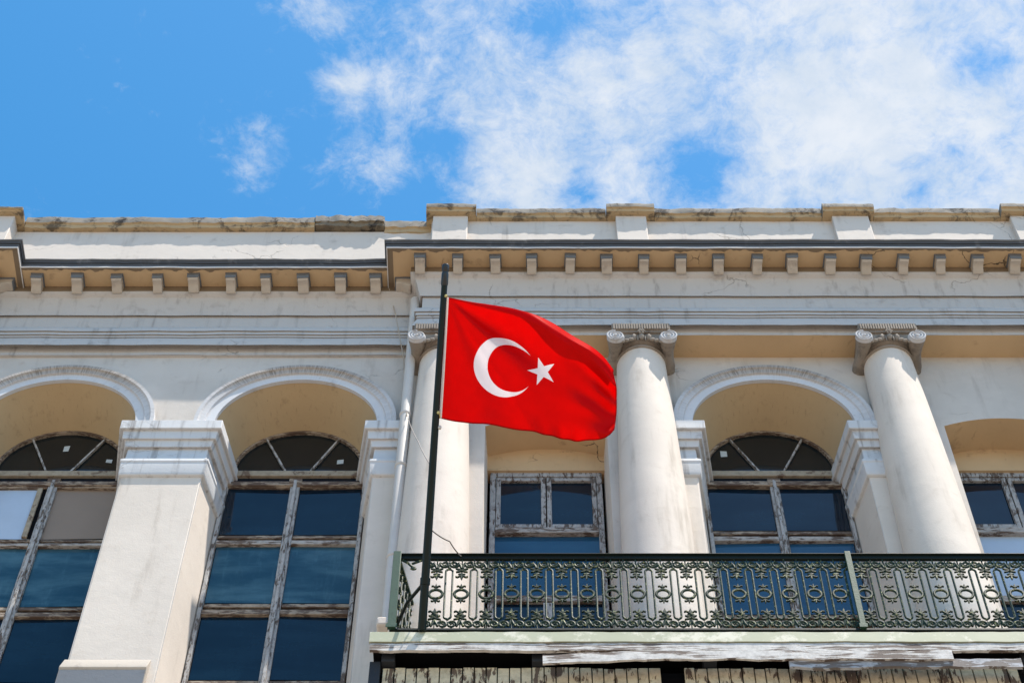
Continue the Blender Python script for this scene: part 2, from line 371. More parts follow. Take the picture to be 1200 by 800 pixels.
# ---- arch soffits and archivolts
for c in ARCHES:
    s = MB(); N = 48
    rows = []
    for k in range(5):
        t = k / 4; R = RF + (RB - RF) * t; y = YW + (YB - YW) * t
        row = [(c - R, y, CAP - .25)] + [(c - R * cos(pi * i / N), y, ZS + R * sin(pi * i / N)) for i in range(N + 1)] + [(c + R, y, CAP - .25)]
        rows.append(row)
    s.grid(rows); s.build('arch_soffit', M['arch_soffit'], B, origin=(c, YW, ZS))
    a = MB(); prof = [(RF - .004, .0), (RF - .004, .045), (RF + .09, .05), (RF + .097, .075), (RF + .15, .085), (RF + .165, .105), (RF + .205, .105), (RF + .205, 0)]
    rows = []
    for r, p in prof:
        rows.append([(c - r, YW - p, CAP - .02)] + [(c - r * cos(pi * i / N), YW - p, ZS + r * sin(pi * i / N)) for i in range(N + 1)] + [(c + r, YW - p, CAP - .02)])
    a.grid(rows); a.build('archivolt', M['archivolt'], B, origin=(c, YW, ZS))

# ---- piers with their moulded imposts (plan polygon: front left/right, back left/right)
def ring(fl, fr, bl, br, p, z): return [(bl - p, YB, z), (fl - p, YW - p, z), (fr + p, YW - p, z), (br + p, YB, z)]
def pier_stack(mb, fl, fr, bl, br, prof):
    mb.grid([ring(fl, fr, bl, br, p, z) for p, z in prof])
    mb.poly(ring(fl, fr, bl, br, prof[-1][0], prof[-1][1])); mb.poly(ring(fl, fr, bl, br, prof[0][0], prof[0][1])[::-1])
def zc_(py, p): return zz(py, YW - p)
IMPOST = [(.006, zc_(556, .04)), (.034, zc_(555.5, .034)), (.042, zc_(553, .04)), (.048, zc_(541, .05)), (.056, zc_(540, .055)), (.056, zc_(537.5, .055)), (.02, zc_(536.5, .02)),
          (.018, zc_(525, .018)), (.05, zc_(523.5, .05)), (.065, zc_(515, .065)), (.09, zc_(513.5, .09)), (.10, zc_(504, .10)), (.128, zc_(502, .128)), (.135, zc_(500.8, .135)), (.135, CAP)]
sp_ = HW - HB
def pier(fl, fr, sl, sr, cfl=None, cfr=None):
    """sl/sr: does the left/right flank splay back into a window reveal"""
    bl, br = fl - (sp_ if sl else 0), fr + (sp_ if sr else 0)
    p = MB(); pier_stack(p, fl, fr, bl, br, [(.004, ZLOW), (.004, CAP - .1)]); po = p.build('pier', M['pier'], B, bevel=.004)
    cfl = fl if cfl is None else cfl; cfr = fr if cfr is None else cfr
    c = MB(); pier_stack(c, cfl, cfr, bl if sl else cfl, br if sr else cfr, IMPOST); c.build('impost', M['trim'], po, bevel=.006)
    return po
p0 = pier(-6.55, -5.05 - HW, False, True)
p1 = pier(-5.05 + HW, -2.438 - HW, True, True)
p2 = pier(-2.438 + HW, -1.19, True, False)
p3 = pier(1.36, 2.7275 - HW, False, True)
p4 = pier(2.7275 + HW, 4.10, True, False)
# dado cap standing on the front of the pier between the two left windows
zb = zz(782, YW - .09)
d = MB(); xa, xb = xx(68, 784, YW - .1), xx(171, 784, YW - .1)
d.grid([[(xa, YW, z), (xa, YW - p, z), (xb, YW - p, z), (xb, YW, z)] for p, z in ((.085, zb - .9), (.085, zb - .02), (.10, zb), (.10, zb + .015), (.012, zz(771.5, YW - .02)))])
d.build('pedestal', M['modil'], p1, bevel=.006)
d = MB(); d.box(xa + .008, xb - .008, YW - .093, YW - .05, zb - .9, zb - .03); d.build('dado_panel', M['slate'], p1)

# ---- columns
YC = 12.11; COLS = [-.872, 1.342, 4.113, 6.327]
ZFLOOR = zz(740, 11.1); ZN = zz(404, 11.84)
def column(xc):
    c = MB(); hgt = ZN - ZFLOOR; prof = []
    for i in range(25):
        t = i / 24; prof.append((.385 - .112 * (t ** 1.7), t * hgt))
    c.lathe(prof, (xc, YC, ZFLOOR), 48, cap=False); co = c.build('column', M['pier'], B, origin=(xc, YC, ZFLOOR), smooth=40)
    k = MB(); zt = ZAB + .003; a = .315
    k.lathe([(.273, ZN - .07), (.292, ZN - .06), (.298, ZN - .045), (.29, ZN - .03), (.276, ZN - .025), (.276, ZN + .0), (.30, ZN + .01), (.33, ZN + .06), (.335, ZN + .10), (.30, ZN + .14)], (xc, YC, 0), 40)
    zv = zz(394, 11.74); za = zz(388.5, 11.76)
    k.box(xc - a + .02, xc + a - .02, YC - .32, YC + .1, zv + .0, za - .004)
    k.box(xc - a, xc + a, YC - .345, YC + .1, za, za + .03)                        # abacus, lower slab
    k.box(xc - a - .012, xc + a + .012, YC - .36, YC + .1, za + .032, zt - .004)
    n = 22
    for i in range(n):                                                            # ribs on the abacus face
        x = xc - a + (i + .5) * 2 * a / n; k.box(x - .009, x + .009, YC - .372, YC - .34, za + .036, zt - .012)
    for i in range(9):                                                            # eggs between the volutes
        t = -1 + 2 * i / 8.0; ang = -pi / 2 + t * 1.0
        k.ball((xc + .335 * cos(ang), YC + .335 * sin(ang), ZN + .07), .034, .034, .06)
        if i < 8:
            ang += .125; k.ball((xc + .335 * cos(ang), YC + .335 * sin(ang), ZN + .05), .012, .012, .055, 6, 4)
    for sx in (-1, 1):                                                            # leaves by the volutes and the centre flower
        for j in range(3): k.ball((xc + sx * (.12 + .05 * j), YC - .335, zv - .01 - .02 * j), .035, .02, .026)
    for j in range(6): k.ball((xc + .03 * cos(j * pi / 3), YC - .365, za - .015 + .03 * sin(j * pi / 3)), .018, .014, .018, 8, 5)
    k.ball((xc, YC - .372, za - .015), .016, .014, .016)
    cap = k.build('capital', M['capital'], co, origin=(xc, YC, ZN))
    for sx in (-1, 1):
        v = MB(); vx = xc + sx * .292; r0 = .098
        prof = [(.0, -.38), (.088, -.38), (.098, -.36), (.098, -.34), (.075, -.22), (.07, -.16), (.075, -.1), (.095, .02), (.095, .12)]
        rows = [[(vx + r * cos(t * 2 * pi / 28), YC + y, zv + r * sin(t * 2 * pi / 28)) for t in range(28)] for r, y in prof]
        v.grid(rows, True)
        sp = []; rr = []
        for i in range(64):
            t = i / 63; ang = pi / 2 + (-sx) * t * 2.6 * 2 * pi; R = .088 * (1 - t) ** .9 + .012
            sp.append((vx + R * cos(ang), YC - .384, zv + R * sin(ang))); rr.append(.0115 - .004 * t)
        v.tube(sp, rr, 6); v.ball((vx, YC - .39, zv), .018, .016, .018)
        vo_ = v.build('volute', M['volute'], co, origin=(vx, YC, zv)); vo_.data.materials.append(M['capital'])
        for p_ in vo_.data.polygons:
            if p_.center.y > -.335: p_.material_index = 1
    return co
for xc in COLS: column(xc)
# ---- flat pilaster strips behind the columns
# ---- entablature: profiles as (projection, z)
RP = [(392.5, 0), (383.8, 0), (383.2, .02), (381.2, .024), (380.6, .085), (379.2, .085), (372.6, .035), (371.8, .05), (369.2, .048), (368.7, .064), (365.2, .06), (364.6, .078), (361.4, .074), (360.6, .0)]
ARCHI = [(p, zz(y, YR - p)) for y, p in RP]
FRI = [(.0, ARCHI[-1][1] + .0), (.0, zz(347.2, YR)), (.03, zz(346.6, YR - .03)), (.032, zz(345.0, YR - .032)), (.05, zz(340, YR - .05)), (.07, zz(333, YR - .07)), (.10, zz(326, YR - .10)), (.145, zz(321, YR - .145)), (.155, zz(318.5, YR - .155))]
ZSOF = 22.06
BAND = [(.15, FRI[-1][1] + .001), (.15, ZSOF)]
SOF = [(.15, ZSOF), (.424, ZSOF - .02)]
FIL = [(.424, ZSOF - .02), (.424, ZSOF - .04), (.434, ZSOF - .04), (.434, zz(289.2, YR - .434))]
COR = [(.434, zz(289.2, YR - .434)), (.438, zz(288.2, YR - .438)), (.436, zz(285.5, YR - .436)), (.446, zz(285.2, YR - .446)), (.455, zz(282.5, YR - .455)), (.462, zz(281.8, YR - .462)), (.464, zz(280.4, YR - .464))]
ZCT = COR[-1][1]
TOPS = [(.464, ZCT), (.440, ZCT + .012), (-.2, ZCT + .09)]
def extrude(prof, x0, x1, Y, wl, wr, yback, step=.25, jit=0):
    mb = MB(); n = max(2, int((x1 - x0) / step))
    rows = []
    for p, z in prof:
        row = []
        if wl > 0: row.append((x0 - p, yback, z))
        xa, xb = x0 - p * wl, x1 + p * wr
        row += [(xa + (xb - xa) * i / n, Y - p, z) for i in range(n + 1)]
        if wr > 0: row.append((x1 + p, yback, z))
        rows.append(row)
    mb.grid(rows)
    if jit: mb.jitter(jit, 2.5)
    return mb
BLOCKS = [(-6.335, -1.15, YL, -1, -1, 12.6), (-1.15, XR, YR, 1, 0, YL + .05), (XL, -6.335, YR, 0, 1, YL + .05)]
cor_objs = []
for x0, x1, Y, wl, wr, yb in BLOCKS:
    extrude(ARCHI + [(-.02, ARCHI[-1][1] + .004)], x0, x1, Y, wl, wr, yb, .2, .006).build('architrave', M['entab'], B, smooth=25)
    extrude(FRI, x0, x1, Y, wl, wr, yb, .2, .005).build('frieze', M['entab'], B, smooth=40)
    if Y == YR:
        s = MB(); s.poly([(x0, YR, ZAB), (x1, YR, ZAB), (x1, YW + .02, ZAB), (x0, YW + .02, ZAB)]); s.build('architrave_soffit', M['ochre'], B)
    else:
        s = MB(); s.poly([(x0, Y, ZAB), (x1, Y, ZAB), (x1, YW + .02, ZAB), (x0, YW + .02, ZAB)]); s.build('architrave_soffit', M['entab'], B)
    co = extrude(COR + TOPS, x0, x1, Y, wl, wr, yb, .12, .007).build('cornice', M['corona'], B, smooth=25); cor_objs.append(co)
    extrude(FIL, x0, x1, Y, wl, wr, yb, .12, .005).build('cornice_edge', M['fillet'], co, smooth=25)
    from mathutils import noise as _ns
    sof = extrude([(.15, ZSOF), (.18, ZSOF - .001), (.36, ZSOF - .016), (.424, ZSOF - .02)], x0, x1, Y, wl, wr, yb, .035)
    nrow = len(sof.v) // 4
    def wob(i, p):
        k = i // nrow
        if k == 2: return (p[0], p[1] - .03 + .055 * abs(_ns.noise((p[0] * 4.5, 7, 0))) + .03 * _ns.noise((p[0] * 17, 2, 0)), p[2])
        if k == 1: return (p[0], p[1] - .012 * _ns.noise((p[0] * 11, 5, 0)), p[2])
        return p
    sof.v = [wob(i, p) for i, p in enumerate(sof.v)]
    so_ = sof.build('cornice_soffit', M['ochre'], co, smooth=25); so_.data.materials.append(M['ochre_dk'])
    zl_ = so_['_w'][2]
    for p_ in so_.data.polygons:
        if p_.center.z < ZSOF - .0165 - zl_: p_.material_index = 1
    extrude(BAND, x0, x1, Y, wl, wr, yb, .2).build('bracket_band', M['ochre_dk'], co, smooth=25)  # ochre band, its shade behind the brackets painted as dark brown
# pale sunlit lead flashing on top of the cornice edge
# ---- modillions (one built, the rest copied)
def modillion(x, Y, parent, rot=0):
    m = MB(); hw = .057
    prof = [(.15, ZSOF - .008), (.15, ZSOF - .175), (.165, ZSOF - .182), (.20, ZSOF - .17), (.235, ZSOF - .14), (.27, ZSOF - .125), (.315, ZSOF - .13), (.335, ZSOF - .115), (.335, ZSOF - .01)]
    m.prism([(x - hw, Y - p, z) for p, z in prof], (2 * hw, 0, 0))
    mo = m.build('modillion', M['modil'], B, origin=(x, Y, ZSOF), bevel=.006)
    c = MB(); c.box(x - hw - .008, x + hw + .008, Y - .347, Y - .338, ZSOF - .11, ZSOF - .03)
    c.box(x - hw - .014, x + hw + .014, Y - .352, Y - .16, ZSOF - .028, ZSOF - .0105); cp = c.build('modillion_face', M['slate'], mo, origin=(x, Y, ZSOF))
    return mo, cp
def modcopy(src, parent, x, Y, rot=0, dx=0):
    mo, cp = src; a = mo.copy(); S.collection.objects.link(a); a.parent = B; base = Vector(B['_w'])
    a.location = Vector((x, Y, ZSOF)) - base; a.rotation_euler = (random.uniform(-.02, .02), random.uniform(-.03, .03), rot + random.uniform(-.035, .035)); a.scale = (random.uniform(.92, 1.08), random.uniform(.95, 1.0), random.uniform(.93, 1.06)); b = cp.copy(); S.collection.objects.link(b); b.parent = a
RMOD = [491.7, 535.7, 581.2, 624, 667.5, 711.5, 755, 799, 843.5, 887.5, 930.5, 974, 1017, 1060, 1104.5, 1148, 1191.3, 1235, 1279]
LMOD = [40, 87.5, 135.7, 183, 226, 269.5, 311, 355, 398, 440]
src = modillion(xx(RMOD[0], 305, YR - .33), YR, cor_objs[1])
for p in RMOD[1:]: modcopy(src, cor_objs[1], xx(p, 305, YR - .33), YR)
for p in LMOD: modcopy(src, cor_objs[0], xx(p, 328, YL - .33), YL)
modcopy(src, cor_objs[1], -1.15, YR + .06, -pi / 2)
modcopy(src, cor_objs[2], -6.335, YR + .06, pi / 2)
for k in range(6): modcopy(src, cor_objs[2], -6.62 - .44 * k, YR)

# ---- parapet with pedestals and coping
ZPT = 22.0 + H; ZPB = ZCT + .0
YPR, YPL = 11.975, 12.10
p = MB(); p.box(-1.12, XR, YPR, YPR + .4, ZPB, ZPT); p.box(XL, -6.36, YPR, YPR + .4, ZPB, ZPT); p.box(-6.36, -1.12, YPL, YPL + .4, ZPB, ZPT - .05)
pa = p.build('parapet', M['white'], B)
# line the parapet's base with the sunlit pale plaster that shows above the cornice edge
def coping(x0, x1, yf, yb, z0, z1, mat=None, jit=.012, dz=0):
    c = MB(); n = max(2, int((x1 - x0) / .035)); hz = (z1 - z0)
    prof = [(yb, z0), (yf + .04, z0), (yf + .03, z0 + hz * .3), (yf + .006, z0 + hz * .36), (yf, z0 + hz * .7), (yf + .004, z1 - .008), (yf + .03, z1), (yb, z1)]
    rows = [[(x0 + (x1 - x0) * i / n, y, z + dz * (i / n)) for i in range(n + 1)] for y, z in prof]
    c.grid(rows); m = len(prof)
    c.poly([r[0] for r in rows][::-1]); c.poly([r[-1] for r in rows])
    c.jitter(jit, 4.0, lambda v: 1.0 if v[1] < yf + .2 else 0)
    o = c.build('coping', mat or M['coping'], pa, smooth=30)
    o.data.materials.append(M['coping_top']); zc0 = z0 + hz * .42 - o['_w'][2]
    if dz == 0:
        for p in o.data.polygons:
            if p.center.z > zc0: p.material_index = 1
    return o
zr = zz(243.6, 11.88)
PED = [(507, 548, 499.5, 558), (722, 758, 710.5, 766.5), (977, 1020, 963.5, 1023.5), (1187, 1230, 1172.5, 1236)]
ends = []
for a, b_, ca, cb in PED:
    x0, x1 = xx(a, 262, 11.9), xx(b_, 262, 11.9)
    q_ = MB(); q_.box(x0, x1, 11.895, YPR + .2, ZPB, ZPT - .002); q_.build('parapet_pedestal', M['white'], pa, bevel=.008)
    cx0, cx1 = xx(ca, 240, 11.79), xx(cb, 240, 11.79); ends.append((cx0, cx1))
    coping(cx0, cx1, 11.79, YPR + .42, ZPT, zz(237.8, 11.79), jit=.01)
for i in range(len(ends)):
    coping(ends[i][1] + .005, ends[i + 1][0] - .005 if i + 1 < len(ends) else XR, 11.88, YPR + .42, ZPT, zr)
zl = zz(254, 12.0); zlb = ZPT - .045
q_ = MB(); q_.box(-7.0, xx(14, 262, 11.9), 11.895, YPR + .2, ZPB, ZPT - .002); q_.build('parapet_pedestal', M['white'], pa, bevel=.008)
coping(XL, xx(26.5, 243, 11.79), 11.79, YPR + .42, ZPT, zz(241.5, 11.79), jit=.012)
xg0, xg1 = xx(369, 258, 12.0), xx(450, 258, 12.0)
coping(xx(26.5, 243, 11.79) + .004, xg0, 12.0, YPL + .42, zlb, zl, jit=.014)
coping(xg0 + .006, xg1, 11.985, YPL + .42, zlb + .02, zl + .01, M['coping_blk'], jit=.03)
coping(xg1 + .006, ends[0][0] + .2, 12.045, YPL + .42, zlb - .04, zz(258.5, 12.05), M['coping'], jit=.022)

# ---- windows
def zy(py): return zz(py, YB)
def frame_box(mb, x0, x1, z0, z1, y0, y1): mb.box(x0, x1, y0, y1, z0, z1)
def arched_window(c, rows, extra=None, spots=()):
    """rows: list of (pixel y of top, pixel y of bottom, left material, right material) for the pane rows under the transom"""
    wn = MB(); N = 40; r0, r1 = RB - .018, RB + .012                      # fanlight rim
    zt = zy(552); dzs = ZS - zt
    fr_rows = []
    zsp = ZS
    for r, y in ((r1, YB - .01), (r1 - .001, YB - .05), (r0, YB - .05), (r0, YB - .01)):
        fr_rows.append([(c - r, y, zsp - .1)] + [(c - r * cos(pi * i / N), y, zsp + r * sin(pi * i / N)) for i in range(N + 1)] + [(c + r, y, zsp - .1)])
    wn.grid(fr_rows)
    fans = []
    for sg in (-1, 1):                                                # glazing bars of the fan
        A_, B_ = Vector((sg * .10, -.13)), Vector((sg * .40, .555)); d_ = (B_ - A_).normalized(); n_ = Vector((-d_.y, d_.x)) * .0105
        fans.append([(c + p.x, YB - .045, zsp + p.y) for p in (A_ + n_, A_ - n_, B_ - n_, B_ + n_)])
    win = wn.build('window', M['frame_br'], B, origin=(c, YB, zy(800)))
    for f_ in fans: MB().prism(f_, (0, .03, 0)).build('fanlight_bar', M['frame'], win)
    gl = MB(); pts = [(c - r0 - .01, YB - .012, zsp - .12)] + [(c - (r0 + .01) * cos(pi * i / N), YB - .012, zsp + (r0 + .01) * sin(pi * i / N)) for i in range(N + 1)] + [(c + r0 + .01, YB - .012, zsp - .12)]
    gl.poly(pts); gl.build('fanlight_pane', M['glass_dim'], win)
    hb = HB - .005
    tb = MB(); tb.box(c - hb, c + hb, YB - .06, YB, zz(557, YB - .06), zz(551, YB - .06)); tb.build('transom', M['frame_tan'], win, bevel=.006)
    st = MB(); st.box(c - hb, c + hb, YB - .02, YB - .012, zz(566, YB), zz(552, YB)); st.build('transom_pane', M['glass'], win)
    rl = MB(); rl.box(c - hb, c + hb, YB - .075, YB, zz(568, YB - .075), zz(563.5, YB - .075)); rl.box(c - .07, c + .07, YB - .082, YB - .02, zz(566, YB - .082), zz(560, YB - .082)); rl.build('head_rail', M['frame_br'], win, bevel=.006)
    fm = MB(); zbot = zy(rows[-1][1] + 8)
    fm.box(c - hb, c - hb + .042, YB - .07, YB, zbot, zy(570)); fm.box(c + hb - .042, c + hb, YB - .07, YB, zbot, zy(570))
    fm.box(c - .05, c - .004, YB - .055, YB, zbot, zy(570.2)); fm.box(c + .004, c + .05, YB - .052, YB, zbot, zy(570.2))
    fm.box(c - .018, c + .018, YB - .085, YB - .05, zbot, zy(569))
    fm.build('frame', M['frame'], win, bevel=.006)
    bars = MB(); prev = 570
    for k, (ya, yb, ml, mr) in enumerate(rows):
        if k == 0:
            for x0, x1 in ((c - hb + .043, c - .051), (c + .051, c + hb - .043)): MB().box(x0, x1, YB - .055, YB, zy(ya), zy(570.3)).build('glazing_bar', M['frame_br'], win, bevel=.005)
        else:
            pa_ = rows[k - 1][1]; 
            for x0, x1 in ((c - hb + .043, c - .051), (c + .051, c + hb - .043)):
                MB().box(x0, x1, YB - .03, YB, zz(pa_ + (ya - pa_) * .30, YB - .03), zz(pa_, YB - .03)).build('glazing_bar', M['frame_br'], win, bevel=.005)
                MB().box(x0, x1, YB - .06, YB, zz(ya - 1, YB - .06), zz(pa_ + (ya - pa_) * .50, YB - .06)).build('glazing_bar', M['frame_br' if k == 2 else 'frame_h'], win, bevel=.005)
        for sx, mm, x0, x1 in ((-1, ml, c - hb + .05, c - .05), (1, mr, c + .05, c + hb - .05)):
            g_ = MB(); t = random.uniform(-.006, .006); u = random.uniform(-.006, .006)
            g_.poly([(x0, YB - .018 + t, zy(yb + 1)), (x1, YB - .018 - t, zy(yb + 1)), (x1, YB - .018 + u, zy(ya - 1)), (x0, YB - .018 - u + t, zy(ya - 1))])
            g_.build('pane', M[mm], win, smooth=0)
    bars.box(c - hb, c + hb, YB - .10, YB, zbot - .06, zy(rows[-1][1]))
    bars.build('sill', M['frame_br'], win, bevel=.005)
    MB().box(c - HW, c + HW, YW + .14, YB - .003, ZLOW - .4, zbot - .061).build('breast_wall', M['wall'], B, bevel=.01)
    for px, py, w_, h_ in spots:
        x, y, z = at(px, py, YB - .016); s_ = MB(); s_.box(x - w_, x + w_, y, y + .003, z - h_, z + h_); ys_ = [p_[1] for p_ in s_.v]; s_.jitter(.02, 9); s_.v = [(p_[0], y_ - .004, p_[2]) for p_, y_ in zip(s_.v, ys_)]; s_.build('sticker', M['white_spot'], win)
    return win
GR = ('glass', 'glass')
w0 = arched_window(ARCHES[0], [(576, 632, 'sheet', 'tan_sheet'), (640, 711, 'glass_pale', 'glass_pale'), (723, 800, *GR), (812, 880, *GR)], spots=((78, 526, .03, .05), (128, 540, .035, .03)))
st_ = MB(); st_.box(ARCHES[0] - .155, ARCHES[0] - .10, YB - .05, YB - .022, zy(633), zy(575)); st_.build('casement_stile', M['frame_tan'], w0, bevel=.004)
st_ = MB(); st_.box(ARCHES[0] - .0995, ARCHES[0] - .0515, YB - .03, YB - .0225, zy(633), zy(575)); st_.build('gap_shade', M['dark'], w0)  # solid dark strip, paints in the shade of the casement gap
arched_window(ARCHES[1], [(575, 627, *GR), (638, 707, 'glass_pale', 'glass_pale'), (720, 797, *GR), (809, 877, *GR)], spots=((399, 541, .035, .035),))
arched_window(ARCHES[2], [(568, 622, *GR), (634, 720, 'glass_blue', 'glass_blue'), (733, 790, *GR)], spots=((848, 532, .035, .05),))

def flat_window(c, lower):
    hb = .60; y0 = YB - .06; zt = zz(551.5, YT + .02)
    fm = MB()
    yF = YT + .03
    def zf(py): return zz(py, yF)
    fm.box(c - hb, c - hb + .06, yF, yF + .1, zf(790), zf(552)); fm.box(c + hb - .06, c + hb, yF, yF + .1, zf(790), zf(552)); fm.box(c - hb + .061, c + hb - .061, yF, yF + .1, zf(558), zf(552))
    win = fm.build('window', M['frame'], B, origin=(c, yF, zf(790)), bevel=.005)
    sh = MB()
    for a, b_ in ((c - hb + .065, c - .006), (c + .006, c + hb - .065)):
        sh.box(a, a + .05, yF + .01, yF + .06, zf(617), zf(558.5)); sh.box(b_ - .05, b_, yF + .01, yF + .06, zf(617), zf(558.5))
        sh.box(a + .051, b_ - .051, yF + .012, yF + .06, zf(562), zf(558.5)); sh.box(a + .051, b_ - .051, yF + .012, yF + .06, zf(617), zf(612.5))
    sh.build('casement', M['frame'], win, bevel=.005)
    MB().box(c - hb + .062, c + hb - .062, yF - .02, yF + .08, zf(625), zf(619)).build('transom', M['frame_h'], win, bevel=.005); MB().box(c - hb + .062, c + hb - .062, yF + .0, yF + .08, zf(704), zf(697)).build('transom', M['frame_h'], win, bevel=.005); MB().box(c - .05, c + .05, yF + .005, yF + .08, zf(790), zf(705)).build('mullion', M['frame'], win, bevel=.005)
    pn = MB(); t = .004
    pn.poly([(c - hb + .1, yF + .045, zf(616)), (c - .04, yF + .045 + t, zf(616)), (c - .04, yF + .045, zf(560)), (c - hb + .1, yF + .047, zf(560))]); pn.poly([(c + .04, yF + .045, zf(616)), (c + hb - .1, yF + .043, zf(616)), (c + hb - .1, yF + .045, zf(560)), (c + .04, yF + .047, zf(560))])
    pn.build('pane', M['glass'], win, smooth=0)
    pn = MB(); pn.poly([(c - hb + .05, yF + .04, zf(698)), (c + hb - .05, yF + .043, zf(698)), (c + hb - .05, yF + .04, zf(624)), (c - hb + .05, yF + .041, zf(624))]); pn.build('pane', M[lower], win, smooth=0)
    pn = MB(); pn.poly([(c - hb + .05, yF + .04, zf(790)), (c + hb - .05, yF + .04, zf(790)), (c + hb - .05, yF + .04, zf(703)), (c - hb + .05, yF + .04, zf(703))]); pn.build('pane', M['glass'], win, smooth=0)
flat_window(FLATS[0], 'glass_blue'); flat_window(FLATS[1], 'sheet')

# ---- balcony slab, fascia and the boarded bay beneath
YG = 11.10
XB0 = xx(433, 746, YG)
b = MB(); b.box(XB0 + .03, XR, YG + .03, YW, zz(752, YG), ZFLOOR - .01); bal = b.build('balcony', M['dark'], B)  # near-black colour stands in for the shade under the slab
def strip(name, x0, x1, y0, z0, z1, mat, dy=.02, jit=.004, parent=None, bz=None, step=.06, lj=None):
    m = MB(); n = max(2, int((x1 - x0) / step)); rows = []
    prof = [(y0 + dy, z0), (y0, z0), (y0, z1), (y0 + dy, z1)]
    sl = bz or (lambda t: 0)
    rows = [[(x0 + (x1 - x0) * i / n, y, z + sl(i / n)) for i in range(n + 1)] for y, z in prof]
    m.grid(rows, False); m.grid([rows[3], rows[0]]); m.poly([r[0] for r in rows]); m.poly([r[-1] for r in rows][::-1])
    from mathutils import noise
    if jit: m.v = [(p[0], p[1] + noise.noise((p[0] * 5, 0, 3)) * jit * .5, p[2] + noise.noise((p[0] * 3.1, p[2] * 9, 1)) * jit + noise.noise((p[0] * 14, p[2] * 9, 1)) * jit * .5) for p in m.v]
    return m.build(name, mat, parent, smooth=25)
strip('fascia', XB0, XR, YG, zz(751, YG), zz(740, YG), M['fascia'], .03, .006, bal)
strip('white_edge_board', XB0 + .01, XR, YG + .008, zz(760.5, YG), zz(752.2, YG), M['board'], .03, .011, bal)
# joist ends
for px in (455, 631, 832, 1000, 1205):
    x = xx(px, 768, YG + .09); j = MB(); j.box(x - .055, x + .055, YG + .09, YW, zz(774, YG + .09), zz(762, YG + .09)); j.build('joist', M['joist'], bal, bevel=.005)
# boards of the bay
YS = 11.25; ztop = zz(782, YS)
sl_ = MB(); px = 447.5
while px < 1300:
    w_ = random.uniform(12.6, 14.6)
    if not (778 < px + 4 < 792) and px < 1193 or px > 1215:
        x0, x1 = xx(px + .6, 790, YS), xx(px + w_ - .6, 790, YS); dy = random.uniform(-.005, .005)
        sl_.box(x0, x1, YS + dy, YS + .03 + dy, ZLOW - .5, ztop + random.uniform(-.010, .008))
    px += w_
sl_.build('board_cladding', M['slats'], bal, bevel=.004)
bk = MB(); bk.box(XB0 + .03, XR, YS + .06, YW, 9.5, zz(782, YS) - .001); bk.box(XB0 + .05, XR, YG + .45, YW, zz(782, YS), zz(752, YG) - .005); bk.build('bay_core', M['dark'], bal)  # near-black core, painted-in shade between and above the boards
ps = MB(); ps.box(XB0 + .01, XB0 + .1, YG + .12, YG + .2, ZLOW, zz(762, YG)); ps.build('corner_post', M['joist'], bal)

# ================================================================ loose boards hanging under the balcony edge (things)
def zslope(a, b_): return lambda t: a + (b_ - a) * t
ya = YG - .03
x0, x1 = xx(636, 771, ya), xx(1117, 768, ya)
def bz(t): return -.055 * max(0, 1 - t / .28)
o = strip('loose_board', x0, x1, ya, zz(771.5, ya), zz(761.5, ya), M['board'], .022, .018, None, bz); tag(o, 'long white peeling board drooping at its left end below the balcony edge', 'board', 'loose boards under the balcony edge')
ya = YG - .005; x0, x1 = xx(925, 776, ya), xx(1198, 776, ya)
o = strip('loose_board', x0, x1, ya, zz(781.5, ya), zz(771.5, ya), M['board_gray'], .03, .02, None, lambda t: .012 * t); tag(o, 'grey weathered board lying across the tops of the cream slats, lower right', 'board', 'loose boards under the balcony edge')

# ================================================================ balcony railing
YRL = 11.2; ZR0 = zz(737, YRL); ZRT = zz(651, YRL)
xc0 = xx(463, 690, YRL)
RL = thing('balcony_railing', (xc0, YRL, ZR0), 'ornate dark green wrought iron balcony railing with scrolls and rings', 'railing')
r = MB(); r.box(xc0 - .03, XR, YRL - .035, YRL + .035, ZRT, zz(648.8, YRL - .03)); r.box(xc0 - .02, XR, YRL - .014, YRL + .022, ZRT - .055, ZRT - .001); r.build('top_rail', M['iron_dk'], RL, bevel=.006)
r = MB(); r.box(xc0 - .02, XR, YRL - .02, YRL + .02, ZR0 - .032, ZR0 - .003); r.build('bottom_rail', M['iron_dk'], RL, bevel=.005)
def post(px, py, w_=.028):
    x = xx(px, py, YRL - .03); p = MB(); p.box(x - w_, x + w_, YRL - .05, YRL - .021, ZR0 - .03, ZRT + .01); p.box(x - w_ * 1.4, x + w_ * 1.4, YRL - .056, YRL - .05, ZR0 - .03, ZR0 + .02); p.build('post', M['iron_post'], RL, bevel=.005); return x
xp0 = post(462, 695, .035); xp1 = post(1003, 695, .026); 
